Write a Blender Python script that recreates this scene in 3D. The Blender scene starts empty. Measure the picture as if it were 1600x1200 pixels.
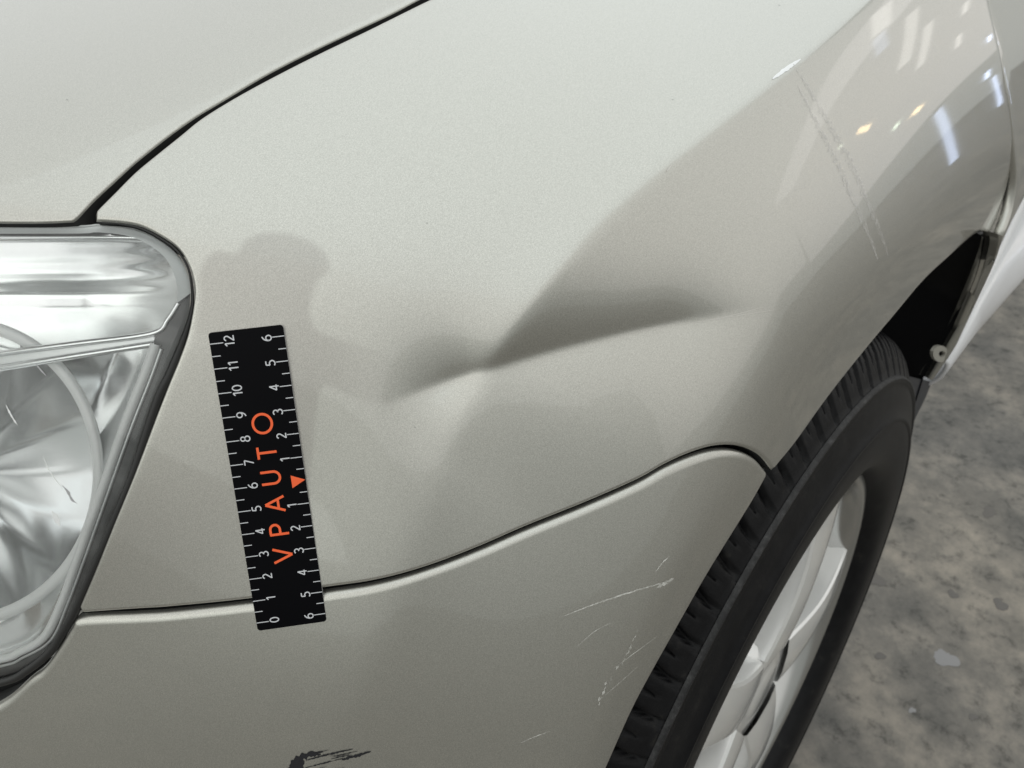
import bpy, bmesh, math, random
import numpy as np
from mathutils import Vector, Matrix
from mathutils.geometry import delaunay_2d_cdt

random.seed(4); RNG = np.random.default_rng(4)
S = bpy.context.scene
COL = S.collection
R = math.radians

# ------------------------------------------------------------------ camera
# world: +X runs to the rear of the car, +Y into the car, +Z up, ground z = 0
CAM = np.array([-.436, -.113, .987]); HEAD, PITCH, ROLL = R(43.64), R(33.81), R(3.89); FPX = 1123.0
f0 = np.array([math.cos(HEAD), math.sin(HEAD), 0]); r0 = np.array([math.sin(HEAD), -math.cos(HEAD), 0]); u0 = np.array([0, 0, 1.])
_f = f0*math.cos(PITCH)-u0*math.sin(PITCH); _d = -(u0*math.cos(PITCH)+f0*math.sin(PITCH))
CR = r0*math.cos(ROLL)+_d*math.sin(ROLL); CD = -r0*math.sin(ROLL)+_d*math.cos(ROLL)
VM = np.array([CR, CD, _f])
cd = bpy.data.cameras.new('camera'); cam = bpy.data.objects.new('camera', cd); COL.objects.link(cam)
cam.matrix_world = Matrix(((CR[0], -CD[0], -_f[0], CAM[0]), (CR[1], -CD[1], -_f[1], CAM[1]), (CR[2], -CD[2], -_f[2], CAM[2]), (0, 0, 0, 1)))
cd.sensor_width = 36; cd.lens = FPX*36/1600; cd.clip_start = .01; cd.clip_end = 200
cd.dof.use_dof = True; cd.dof.focus_distance = .285; cd.dof.aperture_fstop = 22
S.camera = cam
S.view_settings.view_transform = 'Standard'; S.view_settings.look = 'None'; S.view_settings.exposure = -.25; S.view_settings.gamma = 1

# ------------------------------------------------------------------ light (a workshop: broad daylight overhead, lamps behind, added fill areas)
w = bpy.data.worlds.new('World'); S.world = w; w.use_nodes = True
bg = w.node_tree.nodes['Background']; bg.inputs[0].default_value = (.965, 1, .955, 1); bg.inputs[1].default_value = .50

def area(name, loc, target, sx, sy, power, color=(1, 1, 1)):
    l = bpy.data.lights.new(name, 'AREA'); l.shape = 'RECTANGLE'; l.size = sx; l.size_y = sy; l.energy = power; l.color = color
    o = bpy.data.objects.new(name, l); COL.objects.link(o); o.location = loc
    o.rotation_euler = (Vector(target)-Vector(loc)).to_track_quat('-Z', 'Y').to_euler()
    return o
def bay(name, x0, x1, y0, y1, radiance, color):
    area(name, ((x0+x1)/2, (y0+y1)/2, 3.6), ((x0+x1)/2, (y0+y1)/2, 0), x1-x0, y1-y0, radiance*math.pi*(x1-x0)*(y1-y0), color)
bay('roof_opening', .2, 5.6, -1.7, 2.6, 1.0, (.93, .985, 1))
bay('roof_opening_front', -1.6, .2, -3.0, 2.6, 1.0, (.93, .985, 1))
bay('fill_roof_far', -1.6, 6.5, 2.6, 15, .56, (.97, .985, 1))  # added overhead area, evens out what the hood reflects
bay('fill_roof_near_wall', .2, 10.4, -6.4, -1.7, .58, (1, .97, .95))  # added overhead fill, lifts the fender below the ridge
bay('fill_roof_side', -6, .2, -7, -3.0, .66, (1, .985, .97))  # added fill, softens the roof edge mirrored in the left fender
bay('fill_roof_front', -6, -1.6, -3.0, 3.6, .80, (1, .985, .97))  # added fill, brightens the front fender corner and headlight
area('front_doorway', (-4.5, 1.2, 2.3), (0, 1.2, 2.3), 8.0, 2.2, 56, (.97, 1, .95))
area('fill_side', (5.0, -6.5, 2.3), (5.0, 0, 2.0), 8.0, 2.6, .60*math.pi*8*2.6, (1, .955, .93))  # unseen panel added to lighten the fender below the ridge
area('fill_rear', (10.5, -4.9, 2.5), (0, -4.9, 2.0), 5.2, 3.4, .58*math.pi*5.2*3.4, (1, .94, .92))  # unseen panel added to brighten the fender right of the ridge
def lamp(name, loc, axis, sx, sy, radiance, color):
    """small rectangular lamp facing the car, long side along axis"""
    o = area(name, loc, (0, 0, .85), sx, sy, radiance*math.pi*sx*sy, color)
    z = (Vector(loc)-Vector((0, 0, .85))).normalized(); x = Vector(axis); x = (x-z*x.dot(z)).normalized(); y = z.cross(x)
    o.matrix_world = Matrix(((x.x, y.x, z.x, loc[0]), (x.y, y.y, z.y, loc[1]), (x.z, y.z, z.z, loc[2]), (0, 0, 0, 1)))
WARM, COOL, DAY = (1, .72, .35), (.62, .74, 1), (1, .97, .9)
lamp('bulb_lamp', (6.46, -2.54, 1.72), (.36, .43, -.83), .20, .055, 6, WARM)
lamp('bulb_lamp', (6.72, -2.22, 1.08), (.35, .49, -.8), .09, .04, 6, WARM)
lamp('small_lamp', (6.63, -2.34, 1.21), (.19, .23, -.95), .06, .03, 5, (.8, 1, .75))
lamp('small_lamp', (6.28, -2.79, 1.94), (.4, .47, -.79), .08, .05, 4, (.9, 1, .75))
lamp('tube_lamp', (5.83, -1.68, .40), (.01, -.26, .97), .79, .05, 2.6, COOL)
lamp('tube_lamp', (6.06, -1.44, .40), (.02, -.19, .98), .36, .03, 3.5, COOL)
lamp('window_pane', (8.39, -2.48, 3.34), (.01, .59, .81), .40, .20, 1.1, DAY)
lamp('window_pane', (8.37, -2.70, 3.0), (.09, -.39, -.92), .34, .13, 1.0, COOL)
lamp('window_pane', (8.55, -2.63, 2.56), (.04, .47, .88), .85, .14, 1.1, DAY)
lamp('window_pane', (8.64, -2.63, 2.14), (.06, .4, .91), .66, .10, 1.1, DAY)
lamp('window_pane', (8.85, -2.3, 2.05), (.04, .35, .94), .18, .05, 1.5, DAY)
lamp('window_pane', (8.82, -2.46, 1.58), (.03, .21, .98), .19, .05, 1.5, DAY)
lamp('small_lamp', (7.02, -1.77, .62), (.06, -.02, 1), .09, .03, 6, COOL)
lamp('small_lamp', (7.05, -1.75, 1.06), (.02, -.01, -1), .08, .03, 6, COOL)

# ------------------------------------------------------------------ helpers
def rays(px):
    px = np.asarray(px, float); return np.concatenate([(px-[800, 600])/FPX, np.ones(px.shape[:-1]+(1,))], -1)@VM

def tag(o, label=None, cat=None, group=None, kind=None):
    for k, v in (('label', label), ('category', cat), ('group', group), ('kind', kind)):
        if v: o[k] = v
    return o

def link(name, me, mat, parent=None):
    o = bpy.data.objects.new(name, me); COL.objects.link(o)
    if mat: me.materials.append(mat)
    if parent: o.parent = parent
    return o

def mesh_obj(name, verts, faces, mat, parent=None, smooth=True, normals=None):
    me = bpy.data.meshes.new(name); me.from_pydata([tuple(map(float, v)) for v in verts], [], [tuple(map(int, f)) for f in faces]); me.update()
    if smooth: me.polygons.foreach_set('use_smooth', [True]*len(me.polygons))
    if normals is not None: me.normals_split_custom_set_from_vertices([tuple(map(float, n)) for n in normals])
    return link(name, me, mat, parent)

def bm_obj(name, bm, mat, parent=None, smooth=False):
    me = bpy.data.meshes.new(name); bm.normal_update(); bm.to_mesh(me); bm.free()
    if smooth: me.polygons.foreach_set('use_smooth', [True]*len(me.polygons))
    return link(name, me, mat, parent)

def curve(pts, step=6.0):
    """Catmull-Rom through pts, resampled evenly."""
    p = np.array(pts, float); 
    if len(p) < 3:
        n = max(2, int(np.linalg.norm(p[-1]-p[0])/step)+1); return p[0]+(p[-1]-p[0])*np.linspace(0, 1, n)[:, None]
    q = np.vstack([2*p[0]-p[1], p, 2*p[-1]-p[-2]]); out = []
    for i in range(1, len(q)-2):
        t = np.linspace(0, 1, 24, endpoint=False)[:, None]
        a, b, c, d = q[i-1], q[i], q[i+1], q[i+2]
        out.append(.5*((2*b)+(-a+c)*t+(2*a-5*b+4*c-d)*t*t+(-a+3*b-3*c+d)*t**3))
    o = np.vstack(out+[p[-1:]])
    s = np.r_[0, np.cumsum(np.linalg.norm(np.diff(o, axis=0), axis=1))]
    n = max(2, int(s[-1]/step)+1); u = np.linspace(0, s[-1], n)
    return np.stack([np.interp(u, s, o[:, 0]), np.interp(u, s, o[:, 1])], 1)

def loop(*segs, step=6.0):
    out = []
    for s in segs:
        c = curve(s, step)
        if out and np.linalg.norm(out[-1][-1]-c[0]) < 1e-6: c = c[1:]
        out.append(c)
    l = np.vstack(out)
    return l[:-1] if np.linalg.norm(l[0]-l[-1]) < 1e-6 else l

def seg_dist(P, line, closed=False):
    """distance and signed side of points P to a polyline, plus arc position"""
    A = line if not closed else np.vstack([line, line[:1]])
    a, b = A[:-1], A[1:]; ab = b-a; L = np.linalg.norm(ab, axis=1); cum = np.r_[0, np.cumsum(L)]
    D = np.full(len(P), 1e9); Sg = np.zeros(len(P)); U = np.zeros(len(P))
    for k in range(0, len(P), 4000):
        p = P[k:k+4000, None]-a[None]
        t = np.clip((p*ab).sum(-1)/(L**2+1e-12), 0, 1)
        e = p-t[..., None]*ab; d = np.hypot(e[..., 0], e[..., 1]); i = d.argmin(1); r = np.arange(len(i))
        D[k:k+4000] = d[r, i]; cr = ab[i, 0]*p[r, i, 1]-ab[i, 1]*p[r, i, 0]; Sg[k:k+4000] = np.sign(cr); U[k:k+4000] = cum[i]+t[r, i]*L[i]
    return D, Sg, U, cum[-1]

def inside(P, poly):
    x, y = P[:, 0], P[:, 1]; r = np.zeros(len(P), bool); j = len(poly)-1
    for i in range(len(poly)):
        xi, yi = poly[i]; xj, yj = poly[j]
        if yi != yj:
            r ^= ((yi > y) != (yj > y)) & (x < (xj-xi)*(y-yi)/(yj-yi)+xi)
        j = i
    return r

def sm(a, b, x):
    t = np.clip((x-a)/(b-a), 0, 1); return t*t*(3-2*t)

# ------------------------------------------------------------------ the body skin: one smooth surface through measured points and facings
GX0, GY0, GS, GNX, GNY = -400., -400., 100., 25, 22
PD = [  # u, v, distance, weight
    (970, 1200, .3166, .5), (1215, 740, .349, .5), (1370, 550, .4275, .5), (1450, 460, .492, .5), (1520, 385, .576, .5),
    (345, 530, .2563, 1), (415, 745, .266, 1), (450, 975, .2765, 1), (290, 450, .2545, .3), (110, 965, .282, .3), (135, 340, .257, .3)]
for _u, _v, _x in ((1552, 365, .29), (1500, 520, .34), (1455, 592, .34), (1583, 250, .37)):
    PD.append((_u, _v, float((_x-CAM[0])/rays((_u, _v))[0]), .06))
PN = [  # u, v, facing, weight
    (300, 280, (-.30, -.36, .88), 1), (600, 250, (-.2, -.46, .865), 1), (900, 150, (-.08, -.49, .87), 1), (1200, 40, (-.04, -.52, .85), 1), (1000, 0, (-.06, -.42, .9), 1),
    (1050, 430, (-.13, -.82, .55), 1), (1200, 300, (-.05, -.84, .54), 1), (1400, 130, (-.02, -.86, .50), 1), (1150, 560, (-.12, -.85, .52), 1), (1320, 400, (.0, -.88, .47), 1), (1500, 200, (0, -.91, .41), 1),
    (830, 470, (-.28, -.75, .60), 1), (600, 600, (-.42, -.76, .50), 1), (450, 430, (-.45, -.68, .58), 1), (415, 745, (-.56, -.74, .37), 1.5), (300, 900, (-.66, -.67, .34), 1), (650, 780, (-.45, -.78, .43), 1), (900, 700, (-.28, -.83, .48), 1), (1100, 650, (-.18, -.86, .47), 1),
    (600, 1050, (-.60, -.70, .38), 1), (300, 1120, (-.72, -.60, .34), 1), (850, 1050, (-.46, -.79, .40), 1), (1000, 1000, (-.38, -.84, .38), 1), (1120, 820, (-.25, -.86, .44), 1),
    (300, 50, (-.22, -.14, .965), 1), (100, 240, (-.36, -.22, .90), 1), (0, 0, (-.15, -.12, .98), 1), (500, 20, (-.17, -.22, .96), 1),
    (150, 450, (-.60, -.52, .61), 1), (0, 450, (-.68, -.42, .60), 1), (50, 700, (-.74, -.55, .40), 1), (0, 1000, (-.77, -.54, .34), 1), (1545, 150, (0, -.96, .28), .6)]
def _bas(t): return np.stack([(1-t)**3, 3*t**3-6*t*t+4, -3*t**3+3*t*t+3*t+1, t**3], -1)/6
def _dbas(t): return np.stack([-(1-t)**2*3, 9*t*t-12*t, -9*t*t+6*t+3, 3*t*t], -1)/6
def _cell(P):
    gx = np.clip((P[:, 0]-GX0)/GS, 1, GNX-2.001); gy = np.clip((P[:, 1]-GY0)/GS, 1, GNY-2.001)
    return np.floor(gx).astype(int), np.floor(gy).astype(int), gx-np.floor(gx), gy-np.floor(gy)
def _solve():
    rows, rhs = [], []; n = GNX*GNY
    def add(ix, iy, wx, wy, w, val):
        r = np.zeros(n)
        for a in range(4):
            for b in range(4): r[(iy-1+b)*GNX+ix-1+a] += wx[a]*wy[b]
        rows.append(r*w); rhs.append(val*w)
    for u, v, t, w in PD:
        ix, iy, fx, fy = [q[0] for q in _cell(np.array([[u, v]], float))]
        add(ix, iy, _bas(fx), _bas(fy), 60*w, -math.log(t))
    for u, v, nn, w in PN:
        ix, iy, fx, fy = [q[0] for q in _cell(np.array([[u, v]], float))]
        nn = np.array(nn)/np.linalg.norm(nn); r = rays((u, v)); q = nn@r
        add(ix, iy, _dbas(fx)/GS, _bas(fy), 900*w, (nn@VM[0])/FPX/q)
        add(ix, iy, _bas(fx), _dbas(fy)/GS, 900*w, (nn@VM[1])/FPX/q)
    lam, mu = SMOOTH, .01
    def idx(x, y): return y*GNX+x
    for y in range(GNY):
        for x in range(GNX):
            for (dx, dy) in ((1, 0), (0, 1), (1, 1), (1, -1)):
                if 0 <= x+3*dx < GNX and 0 <= y+3*dy < GNY and y+3*dy >= 0:
                    r = np.zeros(n)
                    for k, c in enumerate((-1, 3, -3, 1)): r[idx(x+k*dx, y+k*dy)] += c
                    rows.append(r*lam); rhs.append(0)
                    r = np.zeros(n)
                    for k, c in enumerate((1, -2, 1)): r[idx(x+k*dx, y+k*dy)] += c
                    rows.append(r*mu); rhs.append(0)
    A = np.array(rows); return np.linalg.lstsq(A.T@A+1e-9*np.eye(n), A.T@np.array(rhs), rcond=None)[0].reshape(GNY, GNX)
SMOOTH = 1.5
_L = _solve()
def inv(P):
    """inverse distance of the skin along the measuring ray"""
    ix, iy, fx, fy = _cell(np.asarray(P, float)); bx, by = _bas(fx), _bas(fy); o = np.zeros(len(P))
    for a in range(4):
        for b in range(4): o += bx[:, a]*by[:, b]*_L[iy-1+b, ix-1+a]
    return np.exp(o)
def base(P):
    return CAM+rays(P)/inv(P)[:, None]
def nrm(fn, P, e=1.5):
    a = fn(P+[e, 0])-fn(P-[e, 0]); b = fn(P+[0, e])-fn(P-[0, e])
    n = np.cross(a, b); n /= np.linalg.norm(n, axis=1, keepdims=True)+1e-12
    return -n*np.sign((n*rays(P)).sum(1))[:, None]

def bowed(pts, deg=3):
    """smooth axis: chord plus a cubic bow; returns f(P) -> along, across (px), length"""
    p = np.array(pts, float); o = p[0]; t = p[-1]-o; L = np.linalg.norm(t); t /= L; n = np.array([-t[1], t[0]])
    q = p-o; c = np.polyfit(q@t, q@n, deg)
    return lambda P: ((P-o)@t, (P-o)@n-np.polyval(c, np.clip((P-o)@t, -120, L+120)), L)
RIDGE = bowed([(1480, -130), (1400, -40), (1330, 32), (1215, 130), (1100, 215), (1000, 303), (900, 395), (830, 475), (765, 572), (705, 690), (655, 830), (610, 960), (560, 1080), (505, 1210), (450, 1340)], 6); LR = 1250.; RSIDE = 1.
DENT = bowed([(560, 648), (620, 627), (680, 606), (770, 578), (900, 540), (1000, 518), (1100, 500), (1200, 484), (1280, 472)])
FLARE = curve([(1640, 200), (1545, 246), (1490, 300), (1385, 408), (1300, 505), (1240, 595), (1195, 690), (1150, 760), (1095, 830), (1045, 905), (975, 1055), (905, 1210), (850, 1340)], 4)
def relief(P):
    """height in metres, outward, of ridge, dent and flared arch lip"""
    sc = 1/inv(P)/FPX
    u, v, L = RIDGE(P)
    w_ = u/LR
    wd = 5+11*sm(.2, .6, w_)+16*sm(.8, 1., w_); l = 125.-sm(-12, 12, v*RSIDE)*48*sm(.5, .66, w_)*sm(.98, .86, w_)
    k = (.19*sm(.92, .76, w_)+.085)*sm(1.5, 1.0, w_)
    h = k*125*sc*np.exp(-(np.sqrt(v*v+wd*wd)-wd)/l)
    u, v, L = DENT(P)
    up = sm(-14, 14, -v)
    l = 105.-33.*up; wd = 8.
    win = sm(20, 190, u)*sm(L-60, L-230, u)
    q = (np.sqrt(v*v+wd*wd)-wd)/l
    h = h-.0087*win*np.exp(-q)
    d, s, u, L = seg_dist(P, FLARE)
    x = d*np.where(s < 0, 1, -1.)
    wd = 9.
    h = h-.17*sc*wd*np.logaddexp(0, x/wd)
    return h
def skin(P):
    return base(P)+nrm(base, P)*relief(P)[:, None]

def panel(name, poly, mat, parent, roll=.0025, step=13., off=0., skirt=.014, surf=None, rings=None, relief_on=True):
    """sheet-metal panel: outline poly lies on the skin, its rim is rolled inward by radius `roll` and hemmed"""
    surf = surf or (skin if relief_on else base)
    n = len(poly)
    area2 = sum(poly[i-1][0]*poly[i][1]-poly[i][0]*poly[i-1][1] for i in range(n))
    if area2 < 0: poly = poly[::-1]
    e = np.roll(poly, -1, 0)-np.roll(poly, 1, 0); e /= np.linalg.norm(e, axis=1, keepdims=True)
    inn = np.stack([-e[:, 1], e[:, 0]], 1)
    scl = 1/inv(poly.mean(0)[None])[0]/FPX
    rp = roll/scl if roll else 0
    rings = rings if rings is not None else ([0, .06, .16, .3, .5, .75, 1.05] if roll else [0])
    pts = [poly]; 
    for k in rings[1:]:
        o = poly+inn*rp*k
        dd = seg_dist(o, poly, True)[0]
        ok = (dd > rp*k*.93) & inside(o, poly); pts.append(o[ok])
    lo, hi = poly.min(0), poly.max(0)
    gx, gy = np.meshgrid(np.arange(lo[0]+step/2, hi[0], step), np.arange(lo[1]+step/2, hi[1], step))
    gx[::2] += step/2
    g = np.stack([gx.ravel(), gy.ravel()], 1)
    if relief_on and surf is skin:
        def near(q, m):
            u1, v1, L1 = RIDGE(q); u2, v2, L2 = DENT(q); d3 = seg_dist(q, FLARE)[0]
            return ((np.abs(v1) < 26+m) & (u1 < 1250)) | ((np.abs(v2) < 34+m) & (u2 > 0) & (u2 < L2)) | (d3 < 20+m)
        fx, fy = np.meshgrid(np.arange(lo[0]+2, hi[0], 5.5), np.arange(lo[1]+2, hi[1], 5.5)); fx[::2] += 2.7
        fine = np.stack([fx.ravel(), fy.ravel()], 1); fine = fine[near(fine, 0)]
        g = np.vstack([g[~near(g, 3)], fine])
    g = g[inside(g, poly)]; dd = seg_dist(g, poly, True)[0]; g = g[dd > rp*1.1+step*.45]
    P = np.vstack(pts+[g])
    ed = [(i, (i+1) % n) for i in range(n)]
    vs, _, fs, ov, _, _ = delaunay_2d_cdt([Vector(p) for p in P], ed, [], 1, 1e-4)
    P = np.array([v[:] for v in vs])
    def fn(Q):
        p = surf(Q)
        dr = np.full(len(Q), -off)
        if roll:
            q = np.clip(seg_dist(Q, poly, True)[0]*scl/roll, 0, 1)*np.where(inside(Q, poly), 1, 0)
            dr = dr+roll*(1-np.sqrt(np.clip(1-(1-q)**2, 0, 1)))
        return p-nrm(base, Q)*dr[:, None]
    V = fn(P)
    # normals from the analytic surface; at the rim use the rolled direction
    if roll:
        d = seg_dist(P, poly, True)[0]; ctr = P.copy()
        N = nrm(fn, P, .8)
        rim = d < rp*.12
        ii = np.array([np.argmin(((poly-p)**2).sum(1)) for p in P[rim]]) if rim.any() else []
        if len(ii):
            outw = base(P[rim]-inn[ii]*2)-base(P[rim]); outw /= np.linalg.norm(outw, axis=1, keepdims=True)
            N[rim] = outw*.92+nrm(base, P[rim])*.35
    else:
        N = nrm(fn, P)
    N /= np.linalg.norm(N, axis=1, keepdims=True)
    F = []
    for f in fs:
        a, b, c = f[0], f[1], f[2]
        nn = np.cross(V[b]-V[a], V[c]-V[a])
        F.append(tuple(f) if nn@N[a] >= 0 else tuple(f)[::-1])
    # hem: boundary verts are the ones that map to the poly
    if skirt:
        bi = [int(np.argmin(((P-p)**2).sum(1))) for p in poly]
        k0 = len(V); nb = nrm(base, poly)
        V2 = V[bi]-nb*skirt
        outw = base(poly-inn*2)-base(poly); outw /= np.linalg.norm(outw, axis=1, keepdims=True)
        V3 = np.vstack([V[bi], V2]); N3 = np.vstack([outw, outw])
        m = len(poly)
        for i in range(m):
            j = (i+1) % m
            q = (k0+i, k0+j, k0+m+j, k0+m+i)
            nn = np.cross(V3[j]-V3[i], V3[m+i]-V3[i])
            F.append(q if nn@outw[i] >= 0 else q[::-1])
        V = np.vstack([V, V3]); N = np.vstack([N, N3])
    o = mesh_obj(name, V, F, mat, parent, True, N)
    if skirt:
        o.data.materials.append(HEM); mi = [0]*len(F); mi[len(F)-len(poly):] = [1]*len(poly); o.data.polygons.foreach_set('material_index', mi)
    return o

# ------------------------------------------------------------------ materials
def newmat(name):
    m = bpy.data.materials.new(name); m.use_nodes = True; nt = m.node_tree
    return m, nt, nt.nodes['Principled BSDF']
def P_(b, **k):
    for n, v in k.items():
        s = b.inputs[n.replace('_', ' ')]; s.default_value = (*v, 1) if isinstance(v, tuple) and len(v) == 3 else v
def simple(name, color, rough=.5, metal=0, **k):
    m, nt, b = newmat(name); P_(b, Base_Color=color, Roughness=rough, Metallic=metal, **k); return m
def noise(nt, scale, detail=4, rough=.55, coord='Object'):
    tc = nt.nodes.new('ShaderNodeTexCoord'); n = nt.nodes.new('ShaderNodeTexNoise')
    n.inputs['Scale'].default_value = scale; n.inputs['Detail'].default_value = detail; n.inputs['Roughness'].default_value = rough
    nt.links.new(tc.outputs[coord], n.inputs['Vector']); return n
def ramp(nt, src, *stops):
    r = nt.nodes.new('ShaderNodeValToRGB'); e = r.color_ramp.elements
    while len(e) < len(stops): e.new(.5)
    for q, (p, c) in zip(e, stops): q.position = p; q.color = (*c, 1) if len(c) == 3 else c
    nt.links.new(src, r.inputs[0]); return r

def paint_mat():
    m, nt, b = newmat('champagne_silver_paint')
    P_(b, Metallic=.92, Roughness=.40, Coat_Weight=1.0, Coat_Roughness=.035, Coat_IOR=1.5)
    n = noise(nt, 2700, 2, .65)
    r = ramp(nt, n.outputs[0], (.33, (.430, .424, .388)), (.5, (.520, .514, .472)), (.67, (.62, .612, .566)))
    nt.links.new(r.outputs[0], b.inputs['Base Color'])
    v = nt.nodes.new('ShaderNodeTexVoronoi'); v.inputs['Scale'].default_value = 2300
    tc = nt.nodes.new('ShaderNodeTexCoord'); nt.links.new(tc.outputs['Object'], v.inputs['Vector'])
    bp = nt.nodes.new('ShaderNodeBump'); bp.inputs['Strength'].default_value = .10; bp.inputs['Distance'].default_value = .0002
    nt.links.new(v.outputs['Distance'], bp.inputs['Height']); nt.links.new(bp.outputs[0], b.inputs['Normal'])
    return m
PAINT = paint_mat()
BLACK = simple('black_plastic', (.012, .012, .014), .55)
DARK = simple('dark_void', (.006, .006, .007), .8)
HEM = simple('hem_shade_black', (.02, .02, .02), .7)  # painted hem in shade: the darkness is put into its colour
RUBBER = simple('seal_rubber', (.018, .018, .018), .5)

# ------------------------------------------------------------------ car
car = bpy.data.objects.new('car', None); COL.objects.link(car); car.location = (0, 0, 0)
tag(car, 'champagne silver car with a dented front fender, clear headlight and black tyre', 'car')

gapF = [(146, 333), (153, 324), (175, 302), (210, 267), (245, 238), (280, 210), (315, 182), (372, 147), (437, 112), (503, 79), (569, 48), (612, 27), (665, 1), (760, -44), (880, -100)]
gapH = [(112, 345), (120, 339), (144, 313), (175, 284), (209, 253), (259, 213), (302.5, 182), (346.5, 155.5), (413, 116), (479, 82), (546, 50.5), (611, 20.5), (655, -2.5), (749, -49.5), (859, -106.5)]
hl = [(147, 343), (188, 346), (219, 352), (249, 367), (276, 386), (291, 408), (300, 432), (303, 462), (294, 516), (280, 558), (262, 602), (245, 645), (210, 737), (175, 822), (147, 892), (121, 953)]
fbot = [(124, 959), (210, 953), (269, 949), (392, 936), (510, 917), (587, 904), (674, 880), (750, 853), (822, 823), (910, 788), (997, 750), (1041, 726), (1085, 707), (1124, 697), (1159, 698), (1190, 711), (1216, 737)]
lip = [(1216, 737), (1256, 690), (1306, 625), (1369, 547), (1412, 495), (1457, 440), (1500, 400), (1530, 373), (1547, 362)]
legi = [(1547, 362), (1551, 372), (1547, 395), (1537, 430), (1520, 470), (1500, 510), (1485, 536), (1470, 562), (1452, 592)]
lego = [(1457, 593), (1490, 546), (1505, 516), (1525, 473), (1542, 437), (1557, 402), (1566, 372), (1578, 335), (1584, 300), (1585, 270), (1581, 230), (1577, 190), (1570, 150), (1560, 100), (1546, 50), (1530, 0), (1505, -100)]
lego2 = [(1567, 368), (1578, 335), (1584, 300), (1585, 270), (1581, 230), (1577, 190), (1570, 150), (1560, 100), (1546, 50), (1530, 0), (1505, -100)]
fender = panel('fender', loop(gapF[::-1]+[], [gapF[0], hl[0]], hl, [hl[-1], fbot[0]], fbot, lip, [lip[-1], (1556, 362), lego2[0]], lego2, [lego2[-1], gapF[-1]]), PAINT, car, roll=.0015)
hood = panel('hood', loop(gapH, [gapH[-1], (400, -230), (-170, -230)], [(-170, -230), (-170, 345)], [(-170, 345), (0, 347), (70, 347), (112, 345)]), PAINT, car, roll=.0011)
GAPS = True
btop = [(108, 980), (122, 966), (210, 961), (269, 957), (396, 942), (510, 924), (587, 910), (674, 885), (750, 858), (822, 828), (910, 793), (997, 755), (1041, 731), (1085, 713), (1124, 703), (1157, 704), (1186, 717), (1212, 743)]
brt = [(1212, 743), (1184, 795), (1125, 893), (1076, 977), (1027, 1060), (995, 1119), (960, 1196), (925, 1275), (890, 1370)]
blf = [(-170, 1165), (-70, 1130), (0, 1098), (42, 1062), (63, 1046), (84, 1018), (108, 980)]
bumper = panel('bumper', loop(btop, brt, [brt[-1], (400, 1370), (-170, 1370)], [(-170, 1370), blf[0]], blf), PAINT, car, roll=.0034)


# narrow lower leg of the fender behind the wheel, running down to the sill
def leg_t(c):
    q = np.linspace(0, 1, len(c)); t0 = 1/inv(c); tx = (.385-CAM[0])/rays(c)[:, 0]
    k = sm(0, .55, q); return t0*(1-k)+tx*k
li = curve(legi, 8); lo_ = curve([(1568, 368)]+lego[::-1][11:] if False else [(1567, 369), (1557, 402), (1542, 437), (1525, 473), (1505, 516), (1490, 546), (1457, 594)], 8)
nl = 40; li = np.stack([np.interp(np.linspace(0, 1, nl), np.linspace(0, 1, len(li)), li[:, k]) for k in (0, 1)], 1); lo_ = np.stack([np.interp(np.linspace(0, 1, nl), np.linspace(0, 1, len(lo_)), lo_[:, k]) for k in (0, 1)], 1)
tl_ = leg_t(li); A = CAM+rays(li)*tl_[:, None]; B = CAM+rays(lo_)*tl_[:, None]; Mid = (A+B)/2+np.array([0, -.0012, 0])
V = np.vstack([A+[0, .002, 0], A, Mid, B, B+[.004, .016, 0]])
mesh_obj('rear_leg', V, [(r*nl+i, r*nl+i+1, (r+1)*nl+i+1, (r+1)*nl+i) for r in range(4) for i in range(nl-1)], PAINT, fender)

# dark inner structure behind the gaps
def backing(name, poly, depth, mat, parent):
    return panel(name, poly, mat, parent, roll=0, step=60, off=-depth, skirt=0, surf=base)
hl_out = [(x+3, y+3) for x, y in hl[6:]]
backing('inner_panel', loop([(-170, -230), (1400, -230)], [(1400, -230), (1540, 60), (1560, 250), (1530, 345)], [(1530, 345), (1440, 430), (1340, 560), (1200, 705)], [(1200, 705), (1000, 1080), (860, 1370)], [(860, 1370), (-170, 1370)],
    [(-170, 1370), (-170, 1120)], [(-170, 1120), (0, 1085), (60, 1050), (100, 1000), (124, 955)], hl_out[::-1], [hl_out[0], (240, 352), (110, 340), (-170, 340)], [(-170, 340), (-170, -230)], step=40), .022, DARK, car)

def at_y(px, y):
    d = rays(px); return CAM+d*((y-CAM[1])/d[..., 1])[..., None]
def on_skin(P, off=.00025, fn=None):
    P = np.asarray(P, float); return (fn or skin)(P)+nrm(base, P)*off
def deep(P, dd):
    P = np.asarray(P, float); return CAM+rays(P)*(1/inv(P)+dd)[:, None]

def slab(name, px, y, thick, mat, parent, ywarp=None, smooth=False):
    """plate standing at depth y (or per-vertex ys), extruded inward by thick"""
    px = np.array(px, float); ys = np.full(len(px), y) if np.isscalar(y) else np.array(y)
    V = at_y(px, ys); W = V+[0, thick, 0]; n = len(px)
    F = [tuple(range(n))]+[tuple(range(2*n-1, n-1, -1))]+[(i, n+i, n+(i+1) % n, (i+1) % n) for i in range(n)]
    o = mesh_obj(name, np.vstack([V, W]), F, mat, parent, smooth)
    bm = bmesh.new(); bm.from_mesh(o.data); bmesh.ops.recalc_face_normals(bm, faces=bm.faces); bm.to_mesh(o.data); bm.free()
    return o

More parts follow.
